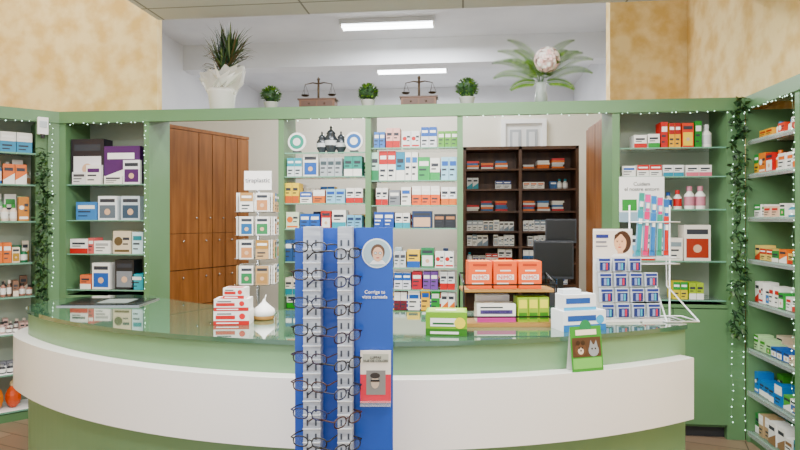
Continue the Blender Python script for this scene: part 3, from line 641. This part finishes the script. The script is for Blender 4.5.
# fern + hydrangea vase
x,y,t=top(541,4.42); m=M()
VG=pm('#dfeaea',.03,alpha=.35,name='vase_glass',coat=.6)
m.lathe(x,y,[(.035,ZTT),(.045,ZTT+.01),(.05,ZTT+.06),(.038,ZTT+.12),(.042,ZTT+.17)],VG,18,False); m.lathe(x,y,[(.033,ZTT+.004),(.042,ZTT+.012),(.045,ZTT+.06),(.036,ZTT+.1)],pm('#4a5a2a',.2,alpha=.8),14)
for i in range(5): m.tube([(x+random.uniform(-.02,.02),y,ZTT+.01),(x+random.uniform(-.02,.02),y,ZTT+.18)],.003,LEAF)
top0=Vector((x,y,ZTT+.16))
FR=[(0,.9,.44),(180,.9,.42),(15,1.1,.42),(170,1.15,.44),(-10,.65,.4),(190,.6,.38),(40,1.25,.4),(140,1.3,.4),(60,1.45,.36),(-60,1.0,.3),(-120,1.0,.3),(5,.3,.26),(178,.3,.24),(25,1.35,.46),(160,1.4,.46),(200,1.0,.36),(-20,1.15,.38)]
for (ad,el,L) in FR:
    a=math.radians(ad)
    d=Vector((math.cos(a),math.sin(a)*.4,0)); prev=top0.copy(); pts=[prev]
    for k in range(1,31):
        e=el-(k/30)**1.6*1.15; prev=prev+(d*math.cos(e)+Vector((0,0,math.sin(e))))*L/30; pts.append(prev)
    m.tube(pts[::3],.002,LEAF,4)
    for k in range(6,31):
        tt=k/30; ll=.05*math.sin(math.pi*min(1,tt*.8+.15))+.006; dd=(pts[k]-pts[k-1]).normalized(); nr=Vector((0,-.85,.5)); sd=dd.cross(nr).normalized()
        for s in(-1,1): m.blade(pts[k],sd*s+dd*.35,nr,ll,.0095,LEAF2 if (k+ad)%3 else LEAF)
hc=Vector((x+.03,y-.09,ZTT+.32))
m.tube([(x,y,ZTT+.15),hc],.004,LEAF)
m.ball(hc,.07,pm('#f4dcd6',.8),12)
for i in range(260):
    d=Vector((random.gauss(0,1),random.gauss(0,1),random.gauss(0,1))).normalized(); c=hc+d*random.uniform(.08,.092); a=d.orthogonal().normalized(); b=d.cross(a); pc=random.choice(['#fff2ee','#fbe2de','#fffaf6','#f6d0ce'])
    for k in range(4):
        an=k*math.pi/2; e=a*math.cos(an)+b*math.sin(an); f=a*math.cos(an+1.57)+b*math.sin(an+1.57)
        m.add([c,c+e*.008+f*.008+d*.002,c+e*.018+d*.003,c+e*.008-f*.008+d*.002],[(0,1,2,3)],pm(pc,.7))
m.build('fern_and_hydrangea_vase')
# balance scales
BR=pm('#4a3a24',.35,metal=.6,name='aged_brass')
def scale(px0,px1,h):
    x,y,t=top((px0+px1)/2); w=(px1-px0)/F*t/2; m=M()
    m.box(x-w,y-.06,ZTT,x+w,y+.06,ZTT+.012,'#5a3a26'); m.box(x-w*.92,y-.055,ZTT+.012,x+w*.92,y+.055,ZTT+.075,'#6e4a32'); m.box(x-w,y-.06,ZTT+.075,x+w,y+.06,ZTT+.085,'#5a3a26')
    m.box(x-w*.8,y-.059,ZTT+.022,x-.006,y-.055,ZTT+.066,'#583826'); m.box(x+.006,y-.059,ZTT+.022,x+w*.8,y-.055,ZTT+.066,'#583826')
    for s in(-1,1): m.ball((x+s*w*.4,y-.062,ZTT+.044),.006,BR,8)
    m.lathe(x,y,[(.02,ZTT+.085),(.009,ZTT+.1),(.008,ZTT+h*.9),(.014,ZTT+h*.93),(.003,ZTT+h)],BR,10)
    zb=ZTT+h*.8; m.tube([(x-w*.7,y,zb-.004),(x-w*.3,y,zb+.008),(x,y,zb),(x+w*.3,y,zb+.008),(x+w*.7,y,zb-.004)],[.003,.005,.007,.005,.003],BR)
    for s in(-1,1):
        X=x+s*w*.7; zp=ZTT+.115
        for k in range(3):
            a=k*2.094; m.tube([(X,y,zb),(X+.03*math.cos(a),y+.03*math.sin(a),zp+.006)],.0012,BR,4)
        m.lathe(X,y,[(.005,zp-.006),(.022,zp-.003),(.033,zp+.007)],BR,14)
    m.build('balance_scale')
scale(299,338,.26); scale(400,438,.25)
# ================================================================ GARLANDS + FAIRY LIGHTS
def garland(pts,n,name,amp=.03):
    m=M(); P=[]
    for k in range(40):
        s=k/39*(len(pts)-1); i=min(int(s),len(pts)-2); f=s-i; p=Vector(pts[i]).lerp(Vector(pts[i+1]),f); P.append(p+Vector((amp*.5*math.sin(k*1.3),0,0)))
    m.tube(P,.004,LEAFD,5)
    for i in range(n):
        p=random.choice(P)+Vector((random.uniform(-amp,amp),random.uniform(-amp*.6,amp*.3),random.uniform(-.03,.03)))
        m.leaf(p,(random.uniform(-1,1),-random.uniform(.1,.8),random.uniform(-1,.5)),.05,.038,random.choice([LEAFD,LEAFD,LEAF]),.15)
    m.build(name)
def lp(s,yl,z): return tuple(ML@Vector((s,yl,z)))
sg,tg=tleft(42)
garland([lp(sg,-.06,zz(152,tg)),lp(sg+.01,-.07,zz(200,tg)),lp(sg-.01,-.07,zz(250,tg)),lp(sg,-.06,zz(300,tg))],270,'ivy_garland',.042)
xg,tg2=onp(738,YF-.07)
garland([(xg,YF-.07,zz(98,tg2)),(xg-.01,YF-.08,zz(170,tg2)),(xg+.0,YF-.08,zz(250,tg2)),(xg-.01,YF-.07,zz(330,tg2))],280,'ivy_garland',.04)
m=M()
def fairy(a,b,n,j=.008):
    a=Vector(a);b=Vector(b); pts=[]
    for i in range(n):
        p=a.lerp(b,(i+.5+random.uniform(-.3,.3))/n)+Vector((random.uniform(-j,j),0,random.uniform(-j,j))); pts.append(p); m.ball(p,random.uniform(.0028,.0042),FAIRY,6)
    m.tube(pts,.0008,pm('#88a888',.5),4)
yy=YF-.02
fairy((PX[1],yy,ZT-.1),(PX[1],yy,1.0),34)
fairy((PX[0]+.045,yy,ZT-.1),(PX[1],yy,ZT-.1),12)
fairy((PX[2]+.02,yy,ZT-.1),(PX[3],yy,ZT-.1),8)
fairy((PX[6],yy,ZT-.1),(PX[6],yy,.1),40)
fairy((PX[5],yy,ZT-.1),(PX[6],yy,ZT-.1),12)
fairy((PX[4]+.02,yy,ZT-.1),(PX[5],yy,ZT-.1),12)
m.build('fairy_lights')
m=M(); fairy(lp(-.05,-.02,ZT-.12),lp(-.05,-.02,1.0),34); fairy(lp(-1.2,-.02,ZT-.1),lp(-.05,-.02,ZT-.1),20); m.build('fairy_lights')
m=M(); rp=lambda s,yl,z:tuple(MR@Vector((s,yl,z)))
fairy(rp(.02,-.02,ZT-.1),rp(.02,-.02,.05),40); fairy(rp(.02,-.02,ZT-.1),rp(L1+.02,-.02,ZT-.1),18); fairy(rp(L1+.02,-.02,ZT-.1),rp(L1+.02,-.02,.3),46); m.build('fairy_lights')
# ================================================================ LIGHTS / WORLD / CAMERA
def area(x,y,z,sx,sy,e,col=(1,.99,.975),rot=(0,0,0)):
    l=bpy.data.lights.new('added_area_light','AREA'); l.shape='RECTANGLE'; l.size=sx; l.size_y=sy; l.energy=e; l.color=col
    o=bpy.data.objects.new('added_area_light',l); o.location=(x,y,z); o.rotation_euler=rot; bpy.context.collection.objects.link(o)
area(-1.4,1.6,ZC-.03,1.2,.5,105); area(.9,1.6,ZC-.03,1.2,.5,105); area(-.3,3.1,ZC-.03,1.6,.4,105); area(-.3,0,ZC-.03,1.6,.5,80)  # unseen fill lights under the ceiling, added to brighten the front room
area(-.6,5.9,4.05,1.6,.4,130,(.95,.97,1)); area(-.6,7.6,4.0,1.2,.3,130,(.95,.97,1)); area(-.6,10.2,4.0,1.2,.3,180,(.95,.97,1)); area(-3.4,3.2,4.3,.8,.8,70)  # added area lights: the middle pair backs up the LED tubes, others are unseen fill
w=bpy.data.worlds.new('daylight'); bpy.context.scene.world=w; w.use_nodes=True
w.node_tree.nodes['Background'].inputs[0].default_value=(.96,.98,1,1); w.node_tree.nodes['Background'].inputs[1].default_value=1.5
cd=bpy.data.cameras.new('camera'); co=bpy.data.objects.new('camera',cd); bpy.context.collection.objects.link(co)
co.location=(0,0,H); co.rotation_euler=(math.pi/2,0,A); cd.sensor_width=36; cd.lens=F/800*36; cd.shift_y=-7/800; cd.clip_start=.05
bpy.context.scene.camera=co
